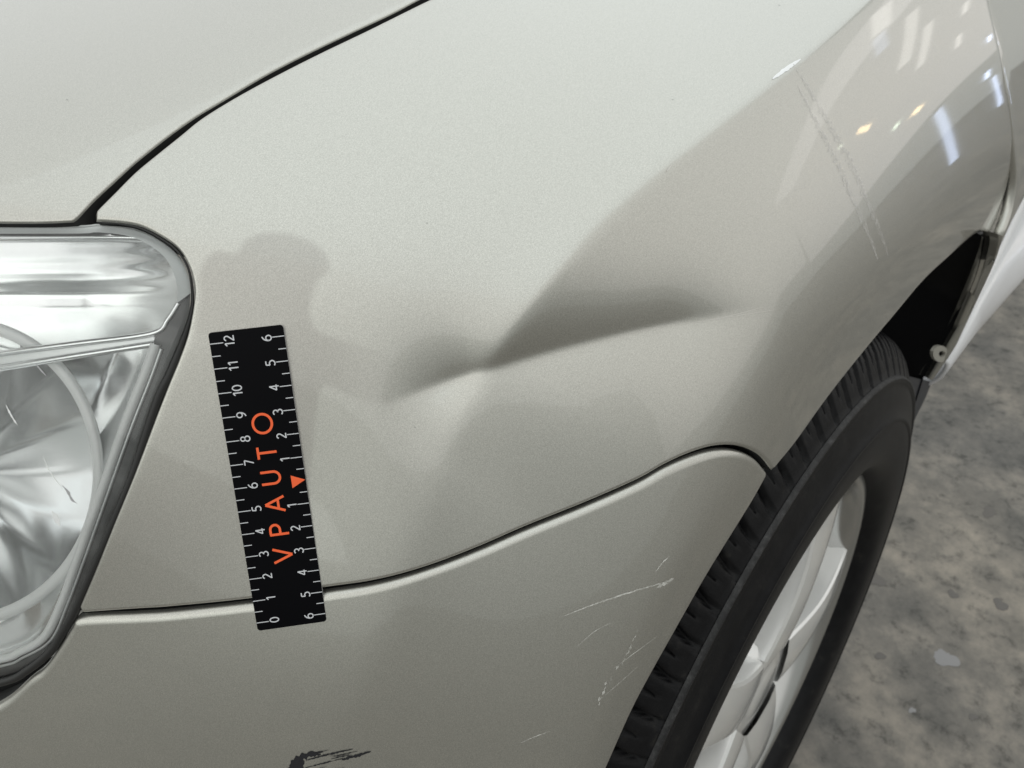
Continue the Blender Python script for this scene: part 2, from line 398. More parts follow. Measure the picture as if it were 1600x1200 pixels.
# ---- door and sill behind the fender
SILLWHITE = simple('sill_reflection_white', (.80, .80, .82), .3, 0, Coat_Weight=.6, Coat_Roughness=.06)  # bright reflection on the sill put into its base colour
def strip_panel(name, rows, mat, parent, thick=.006):
    """panel lofted from rows of 3-D points"""
    m = len(rows[0]); V = [p for r in rows for p in r]; F = []
    for i in range(len(rows)-1):
        for j in range(m-1): F.append((i*m+j, i*m+j+1, (i+1)*m+j+1, (i+1)*m+j))
    o = mesh_obj(name, V, F, mat, parent)
    md = o.modifiers.new('thickness', 'SOLIDIFY'); md.thickness = thick; md.offset = 0
    return o
def at_z(px, z):
    d = rays(np.asarray(px, float)); return CAM+d*((z-CAM[2])/d[..., 2])[..., None]
def body_run(u0, u1, y0):
    """a level line of the body side through two measured points: start point and direction per metre of x"""
    z = at_y(np.array([u0], float), np.array([y0]))[0][2]; a, b_ = at_z([u0, u1], z); return a, (b_-a)/(b_[0]-a[0])
DB, DD = body_run((1568, 396), (1600, 335), .017)
def on_run(p, d, x): return p+d*(x-p[0])
E_ = base(curve(lego2, 8)); E_ = E_[np.argsort(E_[:, 2])]
d0 = on_run(DB, DD, .41); x0 = float(E_[0][0]); low = [d0+[0, .006, 0], d0+[0, 0, .004]]
for q in (.25, .5, .75): low.append(d0+[0, 0, .004]+(E_[0]-d0-[0, 0, .004])*q)
rows = [[e+np.array([.004+dx, .0025+(.006 if k == 0 else 0)+dx*DD[1], 0]) for k, dx in enumerate((0, .0008, .005, .03, .08, .16, .3, .5, .8, 1.1, 1.5))] for e in low+list(E_)]
door = strip_panel('door', rows, PAINT, car)
TB, TD = body_run((1568, 398), (1600, 338), .019); BB, BD = body_run((1488, 554), (1600, 432), .010)
xs = np.linspace(0, 1, 10)
ta = np.array([on_run(TB, TD, .43+1.5*q) for q in xs]); ba = np.array([on_run(BB, BD, .45+1.48*q) for q in xs])
rows = []
for q, dy in ((0, .02), (0, .0), (.06, -.003), (.3, -.006), (.6, -.007), (.9, -.003), (.97, -.001), (1.0, .002), (1.0, .04)):
    rows.append(list(ta+(ba-ta)*q+[0, dy, 0]))
strip_panel('sill_panel', rows, SILLWHITE, car)

# ---- wheel
WC = np.array([0, 0, .355])
def lathe(prof, n, fn=None, close=False):
    """prof: (y, r) list, revolved about the wheel axle"""
    V = []; F = []; m = len(prof)
    for i in range(n):
        a = 2*math.pi*i/n
        for j, (y, r) in enumerate(prof):
            if fn: y, r = fn(a, j, y, r)
            V.append(WC+[r*math.cos(a), y, r*math.sin(a)])
    for i in range(n):
        k = (i+1) % n
        for j in range(m-1): F.append((i*m+j, i*m+j+1, k*m+j+1, k*m+j))
    return V, F
m_, nt, b = newmat('tyre_rubber'); P_(b, Roughness=.45, Specular_IOR_Level=.17)
n1 = noise(nt, 60, 6, .7); r_ = ramp(nt, n1.outputs[0], (.35, (.005, .005, .006)), (.6, (.009, .009, .010)), (.8, (.032, .030, .027)))
nt.links.new(r_.outputs[0], b.inputs['Base Color'])
n2 = noise(nt, 900, 3, .6); bp = nt.nodes.new('ShaderNodeBump'); bp.inputs['Strength'].default_value = .3; bp.inputs['Distance'].default_value = .0006
nt.links.new(n2.outputs[0], bp.inputs['Height']); nt.links.new(bp.outputs[0], b.inputs['Normal'])
TYRE = m_
pf = np.array([(.012, .220), (.003, .2255), (-.006, .2295), (-.0125, .236), (-.0165, .2445), (-.0182, .256), (-.0188, .27), (-.0182, .2795), (-.0176, .2805), (-.0190, .2815), (-.0190, .284), (-.0170, .285),
     (-.0142, .297), (-.0105, .308), (-.0090, .3125), (-.0100, .3135), (-.0092, .3165), (-.0066, .3175), (-.0030, .325), (.0008, .332), (.0045, .338), (.0085, .3425), (.013, .346), (.018, .3485), (.024, .3508), (.031, .3522),
     (.038, .3535), (.044, .354), (.0445, .347), (.0525, .347), (.053, .3545), (.065, .355), (.08, .3555), (.0905, .3555), (.091, .348), (.099, .348), (.0995, .3555), (.12, .3555), (.1205, .348), (.1285, .348), (.129, .3555),
     (.15, .355), (.166, .3545), (.1665, .347), (.1745, .347), (.175, .354), (.19, .352), (.205, .348), (.215, .342), (.225, .32), (.23, .28), (.22, .24), (.2, .2125)])
NB = 84
def tread(a, j, y, r):
    if r > .3195 and y < .2:
        ph = (a*NB/(2*math.pi)+ (y*14 if y < .045 else y*10)) % 1
        g = min(ph, 1-ph)
        dpt = .012*sm(.318, .334, np.array(r))
        if y < .045 or .053 < y < .0905 or .0995 < y < .12:
            if g < .11: r -= float(dpt)
            g2 = abs(((ph+.5) % 1)-.5-.0)
            ph2 = (ph*1.0+.5) % 1; g3 = min(ph2, 1-ph2)
            if g3 < .055 and y > .002: r -= float(dpt)*.8
    return y, r
# faces need samples at the groove edges: build with a dense angular grid
V, F = lathe(pf, NB*16, tread)
wheel_hub_prof = [(.03, .0), (.03, .05), (.036, .065), (.06, .075), (.10, .075), (.10, .0)]
METAL = simple('alloy_silver', (.92, .92, .91), .20, .35, Coat_Weight=.6, Coat_Roughness=.06)
Vh, Fh = lathe([(.002, .001), (.0022, .026), (.004, .032), (.0035, .034), (.005, .052), (.013, .064), (.03, .07), (.10, .072)], 48)
wheel = mesh_obj('wheel', Vh, Fh, METAL, car)
tyre = mesh_obj('tyre', V, F, TYRE, wheel)
Vr, Fr = lathe([(.24, .20), (.19, .198), (.08, .190), (.05, .196), (.02, .200), (.008, .209), (.0015, .2135), (-.0005, .2185), (-.0002, .2235), (.0025, .2262), (.008, .2262)], 160)
rib, nt, b = newmat('scuffed_rubber'); P_(b, Roughness=.6); q_ = noise(nt, 160, 6, .75); q2 = ramp(nt, q_.outputs[0], (.46, (.012, .012, .013)), (.60, (.035, .035, .036)), (.74, (.10, .10, .10))); nt.links.new(q2.outputs[0], b.inputs['Base Color'])
for rr_, yy_ in ((.3165, -.0086),):
    Vq, Fq = lathe([(yy_+.002, rr_-.0016), (yy_-.0014, rr_-.0010), (yy_-.0014, rr_+.0010), (yy_+.002, rr_+.0022)], 180)
    mesh_obj('sidewall_rib', Vq, Fq, rib, wheel)
mesh_obj('rim', Vr, Fr, simple('rim_barrel_silver', (.5, .5, .49), .22, .9), wheel)
def spoke(a0):
    """tapered alloy spoke with a crowned face, hub to rim"""
    rows = []; ca, sa = math.cos(a0), math.sin(a0)
    for t in np.linspace(0, 1, 13):
        r = .045+(.2105-.045)*t
        hw = .030+.003*math.cos(t*6)+.010*max(0, t-.6)
        yf = .006-.010*math.sin(math.pi*(.15+t*.75))+.002*t
        row = []
        for q, dy in ((-1, .035), (-1, .010), (-.97, .003), (-.90, .0006), (-.4, -.0012), (.4, -.0012), (.90, .0006), (.97, .003), (1, .010), (1, .035)):
            s = q*hw; row.append(WC+[r*ca-s*sa, yf+dy, r*sa+s*ca])
        rows.append(row)
    m = len(rows[0]); V = [p for r in rows for p in r]; F = []
    for i in range(len(rows)-1):
        for j in range(m-1): F.append((i*m+j, i*m+j+1, (i+1)*m+j+1, (i+1)*m+j))
        F.append((i*m+m-1, i*m, (i+1)*m, (i+1)*m+m-1))
    o = mesh_obj('spoke', V, F, METAL, wheel)
    bm = bmesh.new(); bm.from_mesh(o.data); bmesh.ops.recalc_face_normals(bm, faces=bm.faces); bm.to_mesh(o.data); bm.free()
    o.data.set_sharp_from_angle(angle=R(28))
    return o
for k in range(5): spoke(R(66+72*k))
Vd, Fd = lathe([(.085, .05), (.085, .135), (.092, .137), (.10, .135), (.10, .05)], 72)
mesh_obj('brake_disc', Vd, Fd, simple('brake_steel', (.20, .18, .16), .45, .9), wheel)
Vb, Fb = lathe([(.14, .0), (.14, .195)], 48)
mesh_obj('back_plate', Vb, Fb, simple('dusty_grey_steel', (.16, .15, .14), .6, .3), wheel)

# ---- wheel arch liner, flap, clip tabs
ac = loop(brt[::-1], [brt[0], lip[0]], lip, step=12)
A0 = np.vstack([base(ac)-nrm(base, ac)*.012, A[2:]+[0, .006, 0], A[-1:]+[.0, .006, -.10]])
rows = [[p+[0, dy, 0]+(p-WC)*[gr, 0, gr] for p in A0] for dy, gr in ((0, 0), (.01, .03), (.06, .05), (.32, .05), (.33, -.5))]
m = len(A0); V = [p for r in rows for p in r]
mesh_obj('wheel_arch_liner', V, [(i*m+j, i*m+j+1, (i+1)*m+j+1, (i+1)*m+j) for i in range(4) for j in range(m-1)], BLACK, car)
NAVY = simple('navy_flap_plastic', (.010, .013, .022), .45)
slab('mud_flap', [(1380, 585), (1420, 588), (1456, 597), (1446, 622), (1434, 646), (1424, 668), (1405, 700), (1380, 700)], .012, .01, NAVY, car)
def tab(cx, cy, rx, ry, y):
    n = 20; a = np.linspace(0, 2*math.pi, n, endpoint=False)
    o = np.stack([cx+rx*np.cos(a), cy+ry*np.sin(a)], 1); i = np.stack([cx+2+rx*.42*np.cos(a), cy+ry*.36*np.sin(a)], 1)
    A, B = at_y(o, np.full(n, y)), at_y(i, np.full(n, y)); A2, B2 = A+[0, .003, 0], B+[0, .003, 0]
    V = np.vstack([A, B, A2, B2]); F = []
    for k in range(n):
        l = (k+1) % n
        F += [(k, l, n+l, n+k), (k, 2*n+k, 2*n+l, l), (n+k, n+l, 3*n+l, 3*n+k), (2*n+k, 3*n+k, 3*n+l, 2*n+l)]
    return mesh_obj('clip_tab', V, F, simple('tab_primer', (.35, .34, .30), .5), fender, False)  # clip tabs in one even primer colour
tab(1470, 553, 12, 13, -.004); tab(1545, 381, 15, 9, -.004)

# ---- black strip added down in the bonnet gap to stand for its shade
gm = (curve(gapF, 6)[np.linspace(0, len(curve(gapF, 6))-1, 60).astype(int)]+curve(gapH, 6)[np.linspace(0, len(curve(gapH, 6))-1, 60).astype(int)])/2
def gap_shade_strip():
    c = base(gm)-nrm(base, gm)*.0052; V = []; F = []
    for i, p in enumerate(c):
        t = c[min(i+1, 59)]-c[max(i-1, 0)]; t /= np.linalg.norm(t); nn = nrm(base, gm[i:i+1])[0]; a = np.cross(t, nn)
        for x, y in ((-.007, -.004), (-.007, .001), (.007, .001), (.007, -.004)): V.append(p+a*x+nn*y)
    for i in range(5, 59):
        for k in range(3): F.append((i*4+k, i*4+k+1, (i+1)*4+k+1, (i+1)*4+k))
    mesh_obj('bonnet_gap_shade', V, F, DARK, car, False)
gap_shade_strip()

# ---- headlight
m_, nt, b = newmat('clear_lens'); out = nt.nodes['Material Output']; nt.nodes.remove(b)
tr = nt.nodes.new('ShaderNodeBsdfTransparent'); tr.inputs[0].default_value = (.99, 1, 1, 1)
gl = nt.nodes.new('ShaderNodeBsdfGlossy'); gl.inputs['Roughness'].default_value = .04
df = nt.nodes.new('ShaderNodeBsdfDiffuse'); df.inputs[0].default_value = (.80, .81, .80, 1)
fr = nt.nodes.new('ShaderNodeFresnel'); fr.inputs[0].default_value = 1.5
mx = nt.nodes.new('ShaderNodeMixShader'); nt.links.new(fr.outputs[0], mx.inputs[0]); nt.links.new(tr.outputs[0], mx.inputs[1]); nt.links.new(gl.outputs[0], mx.inputs[2])
hz = noise(nt, 45, 5, .65); hr = ramp(nt, hz.outputs[0], (.35, (.02, .02, .02)), (.7, (.11, .11, .11)))
mx2 = nt.nodes.new('ShaderNodeMixShader'); nt.links.new(hr.outputs[0], mx2.inputs[0]); nt.links.new(mx.outputs[0], mx2.inputs[1]); nt.links.new(df.outputs[0], mx2.inputs[2])
nt.links.new(mx2.outputs[0], out.inputs[0]); LENS = m_
CHROME = simple('reflector_chrome', (.93, .94, .94), .20, 1.0)
BOWL = simple('bowl_chrome', (.95, .96, .96), .11, .95)
SATIN = simple('satin_bezel', (.85, .86, .86), .3, .6)
WHITE = simple('pale_grey_trim', (.97, .98, .97), .3)
DGREY = simple('dark_grey_housing', (.045, .045, .045), .3)

def deep_panel(name, poly, dd, mat, parent, step=10):
    """interior sheet set back behind the lens by dd(px) metres"""
    fn = dd if callable(dd) else (lambda P: np.full(len(P), dd))
    lo, hi = poly.min(0), poly.max(0)
    gx, gy = np.meshgrid(np.arange(lo[0]+step/2, hi[0], step), np.arange(lo[1]+step/2, hi[1], step))
    g = np.stack([gx.ravel(), gy.ravel()], 1); g = g[inside(g, poly)]
    if len(g): g = g[seg_dist(g, poly, True)[0] > step*.45]
    P = np.vstack([poly, g]); n = len(poly)
    vs, _, fs, _, _, _ = delaunay_2d_cdt([Vector(p) for p in P], [(i, (i+1) % n) for i in range(n)], [], 1, 1e-4)
    P = np.array([v[:] for v in vs]); V = deep(P, fn(P))
    F = []
    for f in fs:
        nn = np.cross(V[f[1]]-V[f[0]], V[f[2]]-V[f[0]]); F.append(tuple(f) if nn@(CAM-V[f[0]]) >= 0 else tuple(f)[::-1])
    return mesh_obj(name, V, F, mat, parent)
def tube(name, px, dd, rad, mat, parent, n=8):
    c = deep(curve(px, 6), np.full(len(curve(px, 6)), dd)); V = []; F = []
    for i, p in enumerate(c):
        t = c[min(i+1, len(c)-1)]-c[max(i-1, 0)]; t /= np.linalg.norm(t)
        v = p-CAM; v /= np.linalg.norm(v); a = np.cross(t, v); a /= np.linalg.norm(a); b2 = np.cross(t, a)
        for k in range(n):
            q = 2*math.pi*k/n; V.append(p+(a*math.cos(q)+b2*math.sin(q))*(rad(i/(len(c)-1)) if callable(rad) else rad))
    for i in range(len(c)-1):
        for k in range(n):
            l = (k+1) % n; F.append((i*n+k, i*n+l, (i+1)*n+l, (i+1)*n+k))
    return mesh_obj(name, V, F, mat, parent)

wall = loop([(242, 528), (262, 503), (280, 480), (297, 452)], [(297, 452), (295, 492), (281, 532), (243, 622), (206, 735), (171, 822), (141, 892), (113, 955), (96, 985), (75, 1016), (40, 1043), (0, 1060), (-160, 1090)],
            [(-160, 1090), (-160, 1066)], [(-160, 1066), (0, 1030), (70, 995), (98, 940), (119, 880), (154, 782), (196, 662), (242, 528)])
headlight = deep_panel('headlight', wall, .006, DGREY, car)
lens_poly = loop([(-165, 352), (0, 352), (112, 352), (150, 349), (188, 352), (219, 359), (247, 373), (271, 391), (286, 411), (295, 434), (298, 460)], [(298, 460), (293, 494), (281, 532), (243, 622), (206, 735), (171, 822), (141, 892), (113, 955), (96, 985), (75, 1016), (40, 1043), (0, 1060), (-165, 1090)], [(-165, 1090), (-165, 352)])
panel('lens', lens_poly, LENS, headlight, roll=.002, skirt=.0, surf=base)
# seal along the lens edge, in the gap to the fender
tube('seal', [(160, 348), (190, 350), (221, 357), (249, 371), (274, 389), (290, 410), (298, 434), (301, 468), (297, 496), (285, 534), (266, 584), (247, 624), (210, 736), (175, 823), (145, 893), (118, 953), (100, 985), (80, 1016), (44, 1046), (0, 1066), (-160, 1096)], .002, lambda q: .0004+.0014*sm(.16, .34, np.array(q)), RUBBER, headlight)
def upper_depth(P):
    x = sm(290, 120, P[:, 0]); y = np.clip((P[:, 1]-370)/190, 0, 1)
    d = .012+.034*np.sqrt(np.clip(x, 0, 1))*np.sin(np.pi*np.clip(y*.96, 0, 1))**1.25
    return d+.00035*np.sin(P[:, 1]/24*2*np.pi+P[:, 0]*.004)*sm(285, 230, P[:, 0])*sm(500, 440, P[:, 1])
ub = [(-160, 365), (110, 365), (150, 363), (186, 366), (214, 373), (238, 386), (258, 403), (270, 424), (277, 448), (276, 474)]
deep_panel('upper_reflector', loop([(-160, 353), (110, 353), (150, 352), (188, 355), (219, 362), (246, 376), (268, 393), (282, 413), (290, 436), (291, 458)], [(291, 458), (276, 474)], [(276, 474), (262, 500), (241, 520)], [(241, 520), (0, 555), (-160, 580)], [(-160, 580), (-160, 353)]), upper_depth, CHROME, headlight, 5)
ub = [(-160, 365), (110, 365), (150, 363), (186, 366), (214, 373), (238, 386), (258, 403), (270, 424), (277, 448), (276, 474)]
deep_panel('bezel_top', loop([(-160, 352), (110, 352), (150, 350), (188, 353), (219, 360), (247, 374), (271, 392), (286, 412), (295, 435), (298, 458)], [(298, 458), (276, 474)], ub[::-1], [(-160, 365), (-160, 352)]), .0045, simple('lens_rim', (.55, .57, .56), .2), headlight, 6)
for px, rad in (([(-160, 576), (0, 552.5), (120, 537), (238, 521), (262, 500), (279, 474)], .0011), ([(-160, 600), (0, 575), (120, 556), (243, 537)], .0012)):
    tube('divider_bar', px, .006, rad, CHROME, headlight)
deep_panel('divider_face', loop([(-160, 578), (0, 553), (240, 521)], [(240, 521), (243, 538)], [(243, 538), (120, 558), (0, 577), (-160, 602)], [(-160, 602), (-160, 578)]), .0075, SATIN, headlight)
tube('bezel_strip', [(243, 537), (228, 580), (196, 662), (154, 782), (119, 880), (98, 938), (70, 994), (30, 1019), (0, 1030), (-160, 1064)], .005, .0017, WHITE, headlight)
tube('bezel_edge', [(252, 545), (236, 590), (204, 672), (162, 790), (127, 888), (105, 946), (80, 1000), (35, 1028), (0, 1041), (-160, 1072)], .0055, .0006, SATIN, headlight)
# lower bowl
cx, cy, rx, ry = -60, 738, 205, 222
V = []; F = []; nr, na = 26, 96
for i in range(nr+1):
    q = i/nr
    for k in range(na):
        a = 2*math.pi*k/na; p = np.array([[cx+rx*q*math.cos(a), cy+ry*q*math.sin(a)]])
        V.append(deep(p, np.array([.014+.06*(1-q*q)+.0011*q*abs(math.sin(8*a))]))[0])
for i in range(nr):
    for k in range(na):
        l = (k+1) % na; F.append((i*na+k, i*na+l, (i+1)*na+l, (i+1)*na+k))
mesh_obj('lower_reflector', V, F, BOWL, headlight)
V = []; F = []
for j, (q, d) in enumerate(((1.0, .014), (1.01, .0115), (1.06, .0105), (1.085, .0125), (1.09, .022))):
    for k in range(na):
        a = 2*math.pi*k/na; V.append(deep(np.array([[cx+rx*q*math.cos(a), cy+ry*q*math.sin(a)]]), np.array([d]))[0])
for j in range(4):
    for k in range(na):
        l = (k+1) % na; F.append((j*na+k, j*na+l, (j+1)*na+l, (j+1)*na+k))
mesh_obj('bowl_ring', V, F, WHITE, headlight)
deep_panel('corner_reflector', loop([(90, 558), (243, 536)], [(243, 536), (196, 662), (154, 782), (119, 880), (98, 938), (70, 994), (0, 1030), (-160, 1064)], [(-160, 1064), (-160, 975)], [(-160, 975), (-60, 975), (30, 950), (105, 890), (150, 800), (158, 720), (140, 640), (90, 558)]), lambda P: .010+.022*sm(0, 60, seg_dist(P, curve([(243, 537), (196, 662), (154, 782), (119, 880), (98, 938), (70, 994), (0, 1030), (-160, 1064)], 10))[0]), CHROME, headlight, 8)
deep_panel('lamp_housing', loop([(-165, 352), (150, 352), (280, 400), (290, 500)], [(290, 500), (100, 980), (-165, 1085)], [(-165, 1085), (-165, 352)], step=25), .09, SATIN, headlight, 30)

CHIP = simple('lens_chip', (.85, .86, .86), .25); CHIPD = simple('dark_lens_crack', (.42, .42, .43), .4)
for px, wd, mt in (([(57, 568), (63, 576), (73, 587)], 2.5, CHIPD), ([(82, 798), (88, 808), (95, 822)], 7, CHIP), ([(98, 758), (107, 768), (113, 780), (121, 786)], 4, CHIPD), ([(10, 632), (18, 648), (28, 664)], 3, CHIP), ([(68, 712), (78, 735), (100, 765)], 1.5, CHIP)):
    def _fn(Q): return base(Q)
    v_, f_ = None, None
    c_ = curve(px, 2.5); n_ = len(c_); t_ = np.gradient(c_, axis=0); t_ /= np.linalg.norm(t_, axis=1, keepdims=True); m_2 = np.stack([-t_[:, 1], t_[:, 0]], 1); w_ = (wd*.5*np.sin(np.pi*np.linspace(.04, .96, n_))*(1+.5*RNG.uniform(-1, 1, n_)))[:, None]
    V = np.vstack([on_skin(c_+m_2*w_, .0003, base), on_skin(c_-m_2*w_, .0003, base)]); mesh_obj('lens_chip', V, [(i, i+1, n_+i+1, n_+i) for i in range(n_-1)], mt, headlight)

# ---- wear on the paint, plus a painted reflection and glint
SCR, nt, b = newmat('bare_scratch'); P_(b, Base_Color=(.74, .735, .70), Roughness=.5)
q_ = noise(nt, 300, 4, .7); q2 = ramp(nt, q_.outputs[0], (.36, (.14, .14, .14)), (.64, (.85, .85, .85))); nt.links.new(q2.outputs[0], b.inputs['Alpha'])
SCUFF = simple('black_scuff_paint', (.012, .012, .016), .5)
def ribbon(name, px, w, mat, parent, off=.0002, jag=0., taper=True, fn=None):
    c = curve(px, 3.); n = len(c); t = np.gradient(c, axis=0); t /= np.linalg.norm(t, axis=1, keepdims=True)+1e-9
    nn = np.stack([-t[:, 1], t[:, 0]], 1); u = np.linspace(0, 1, n)
    ww = w*.5*(np.sin(np.pi*np.clip(u, .02, .98))**.5 if taper else np.ones(n))
    a = c+nn*(ww*(1+jag*RNG.uniform(-1, 1, n)))[:, None]; b2 = c-nn*(ww*(1+jag*RNG.uniform(-1, 1, n)))[:, None]
    V = np.vstack([on_skin(a, off, fn), on_skin(b2, off, fn)]); F = [(i, i+1, n+i+1, n+i) for i in range(n-1)]
    N = nrm(base, np.vstack([a, b2]))
    q = F[0]; 
    if np.cross(V[q[1]]-V[q[0]], V[q[3]]-V[q[0]])@N[0] < 0: F = [f[::-1] for f in F]
    return V, F
def wear(name, parts, mat, parent, label=None):
    V = []; F = []
    for v, f in parts:
        k = len(V); V += list(v); F += [tuple(i+k for i in q) for q in f]
    o = mesh_obj(name, V, F, mat, parent); 
    if label: o['label'] = label
    return o
pr, nt, b = newmat('tape_residue'); P_(b, Base_Color=(.74, .72, .70), Roughness=.6)
nz_ = noise(nt, 420, 3, .6); rz_ = ramp(nt, nz_.outputs[0], (.40, (.02, .02, .02)), (.66, (.42, .42, .42))); nt.links.new(rz_.outputs[0], b.inputs['Alpha'])
reflection_tint, nt, b = newmat('dark_reflection_film'); P_(b, Base_Color=(.33, .275, .265), Roughness=.5)  # brownish tint standing for a dark reflection in the paint
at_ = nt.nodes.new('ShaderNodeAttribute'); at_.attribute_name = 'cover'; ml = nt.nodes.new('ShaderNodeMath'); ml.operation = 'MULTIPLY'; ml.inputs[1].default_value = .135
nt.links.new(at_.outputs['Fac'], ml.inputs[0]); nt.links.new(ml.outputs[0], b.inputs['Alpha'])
def decal(name, poly, mat, parent, off=.00012, step=7):
    lo, hi = poly.min(0), poly.max(0)
    gx, gy = np.meshgrid(np.arange(lo[0]+step/2, hi[0], step), np.arange(lo[1]+step/2, hi[1], step))
    g = np.stack([gx.ravel(), gy.ravel()], 1); g = g[inside(g, poly)]; g = g[seg_dist(g, poly, True)[0] > step*.4]
    n = len(poly); vs, _, fs, _, _, _ = delaunay_2d_cdt([Vector(p) for p in np.vstack([poly, g])], [(i, (i+1) % n) for i in range(n)], [], 1, 1e-4)
    P = np.array([v[:] for v in vs]); V = on_skin(P, off); N = nrm(skin, P); F = []
    for f in fs:
        nn = np.cross(V[f[1]]-V[f[0]], V[f[2]]-V[f[0]]); F.append(tuple(f) if nn@N[f[0]] >= 0 else tuple(f)[::-1])
    o = mesh_obj(name, V, F, mat, parent, True, N)
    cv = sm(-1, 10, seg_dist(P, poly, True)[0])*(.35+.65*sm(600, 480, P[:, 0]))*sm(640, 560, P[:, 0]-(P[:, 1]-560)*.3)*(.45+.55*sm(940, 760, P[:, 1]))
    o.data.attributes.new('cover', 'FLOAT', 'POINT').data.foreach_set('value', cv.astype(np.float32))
    return o
decal('reflection_film', loop([(316, 404), (330, 392), (345, 388), (362, 392), (371, 388), (380, 372), (402, 362), (430, 359), (462, 364), (492, 377), (512, 395), (519, 415), (512, 432), (500, 441), (492, 462), (489, 492), (497, 512), (520, 522), (556, 532), (592, 545), (618, 556), (624, 575), (620, 605), (611, 641), (598, 634), (575, 631), (545, 622), (520, 610), (508, 606), (502, 625), (497, 665), (492, 715), (487, 765), (489, 810), (484, 860), (470, 902)],
    [(470, 902), (470, 921), (392, 931), (269, 944), (132, 952)], [(132, 952), (152, 892), (180, 822), (215, 737), (250, 645), (267, 602), (285, 558), (299, 516), (308, 462), (306, 432), (316, 404)], step=5), reflection_tint, fender)  # outline of the painted reflection beside the ruler
def strokes(parent, mat, *items):
    for px, wd, jg in items: wear('scratch_or_glint', [ribbon('', px, wd, mat, 0, jag=jg)], mat, parent)  # also draws the painted glint on the ridge
strokes(bumper, SCR, ([(880, 962), (925, 945), (985, 925), (1055, 905)], 2.0, .6), ([(1026, 918), (1040, 911), (1053, 904)], 4.5, .9), ([(1024, 893), (1034, 880), (1046, 868)], 1.4, .9),
    ([(955, 1047), (985, 1025), (1030, 995)], .9, .6), ([(812, 1160), (835, 1150), (860, 1141)], .9, .6), ([(900, 1010), (930, 985), (960, 970)], .7, .6), ([(940, 1090), (1000, 1040)], .6, .6))
pp = []
P0 = np.array(curve([(935, 1100), (945, 1075), (957, 1055), (970, 1037), (983, 1015), (990, 1000), (1000, 980)], 5))
for i in range(0, len(P0)-2):
    if RNG.random() < .8:
        a = P0[i]+RNG.uniform(-2, 2, 2); pp.append(ribbon('', [a, a+(P0[i+1]-P0[i])*RNG.uniform(.6, 1.6)+RNG.uniform(-1, 1, 2)], RNG.uniform(1.5, 4), SCR, 0, jag=.8))
o = wear('chipped_scratch', pp, SCR, bumper); o['kind'] = 'stuff'
sc = [ribbon('', [(450, 1206), (460, 1190), (472, 1181), (488, 1176), (502, 1176)], 9, SCUFF, 0, jag=.6), ribbon('', [(448, 1212), (462, 1200), (475, 1186)], 14, SCUFF, 0, jag=.5), ribbon('', [(478, 1186), (505, 1178), (530, 1172), (552, 1167)], 2, SCUFF, 0, jag=.7),
      ribbon('', [(535, 1184), (556, 1178), (580, 1171)], 4.5, SCUFF, 0, jag=.7), ribbon('', [(470, 1200), (505, 1190), (540, 1181)], 1.6, SCUFF, 0, jag=.8), ribbon('', [(480, 1180), (492, 1174), (506, 1172)], 2.5, SCUFF, 0, jag=.9)]
for q in range(9):
    y0 = RNG.uniform(1174, 1208); x0 = RNG.uniform(465, 540); sc.append(ribbon('', [(x0, y0), (x0+RNG.uniform(12, 40), y0-RNG.uniform(3, 11))], RNG.uniform(.5, 1.6), SCUFF, 0, jag=.8))
o = wear('scuff', sc, SCUFF, bumper, 'black scuffed patch low on the bumper'); o['kind'] = 'stuff'
FAINT = simple('faint_scratch', (.62, .60, .56), .45)
strokes(fender, simple('painted_glint_white', (.86, .87, .88), .25), ([(1184, 150), (1200, 138), (1214, 128), (1226, 120)], 6, .2))  # highlight on the ridge crest painted as a white ribbon
strokes(fender, FAINT, ([(1095, 502), (1140, 494), (1190, 480)], 1.0, .4), ([(1120, 499), (1160, 492), (1210, 484)], .8, .4), ([(1024, 287), (1032, 277)], 2, .4))
for px, wd in (([(1215, 128), (1250, 165), (1290, 215), (1325, 268), (1352, 322), (1372, 365), (1385, 400)], 9), ([(1225, 155), (1262, 205), (1300, 262), (1330, 320), (1352, 365), (1368, 405)], 8)):
    wear('tape_residue', [ribbon('', px, wd, pr, 0, jag=.5)], pr, fender)
for a, b_ in ((647, 667), (104, 156), (666, 349), (1206, 25), (1040, 171)):
    wear('speck', [ribbon('', [(a, b_), (a+2.5, b_+1)], 2.2, BLACK, 0)], BLACK, fender if a > 120 else hood)

# ---- ruler
TL, TR, BR, BL = (326.5, 520), (443, 507), (511.5, 968), (404.5, 983)
W, L = 3.05, 12.82
def homog(src, dst):
    A = []; bb = []
    for (x, y), (u, v) in zip(src, dst):
        A += [[x, y, 1, 0, 0, 0, -u*x, -u*y], [0, 0, 0, x, y, 1, -v*x, -v*y]]; bb += [u, v]
    h = np.linalg.solve(np.array(A, float), np.array(bb, float)); return np.append(h, 1).reshape(3, 3)
HM = homog([(0, 0), (W, 0), (W, L), (0, L)], [BL, BR, TR, TL])     # (across, along) in cm
def rpx(q):
    q = np.asarray(q, float); p = np.concatenate([q, np.ones((len(q), 1))], 1)@HM.T; return p[:, :2]/p[:, 2:]
def rpos(q, off): 
    P = rpx(q); return base(P)+nrm(base, P)*off
RB = simple('black_magnet_film', (.002, .002, .003), .36, 0, Specular_IOR_Level=.06); RE = simple('pale_magnet_edge', (.42, .42, .42), .6)
RW = simple('pale_grey_print', (.62, .63, .66), .55); RO = simple('orange_print', (.95, .13, .03), .5)
c = .14; out = []
for (x0, y0, a0) in ((c, c, 180), (W-c, c, 270), (W-c, L-c, 0), (c, L-c, 90)):
    for k in range(6):
        a = R(a0+90*k/5); out.append((x0+c*math.cos(a), y0+c*math.sin(a)))
edge = []
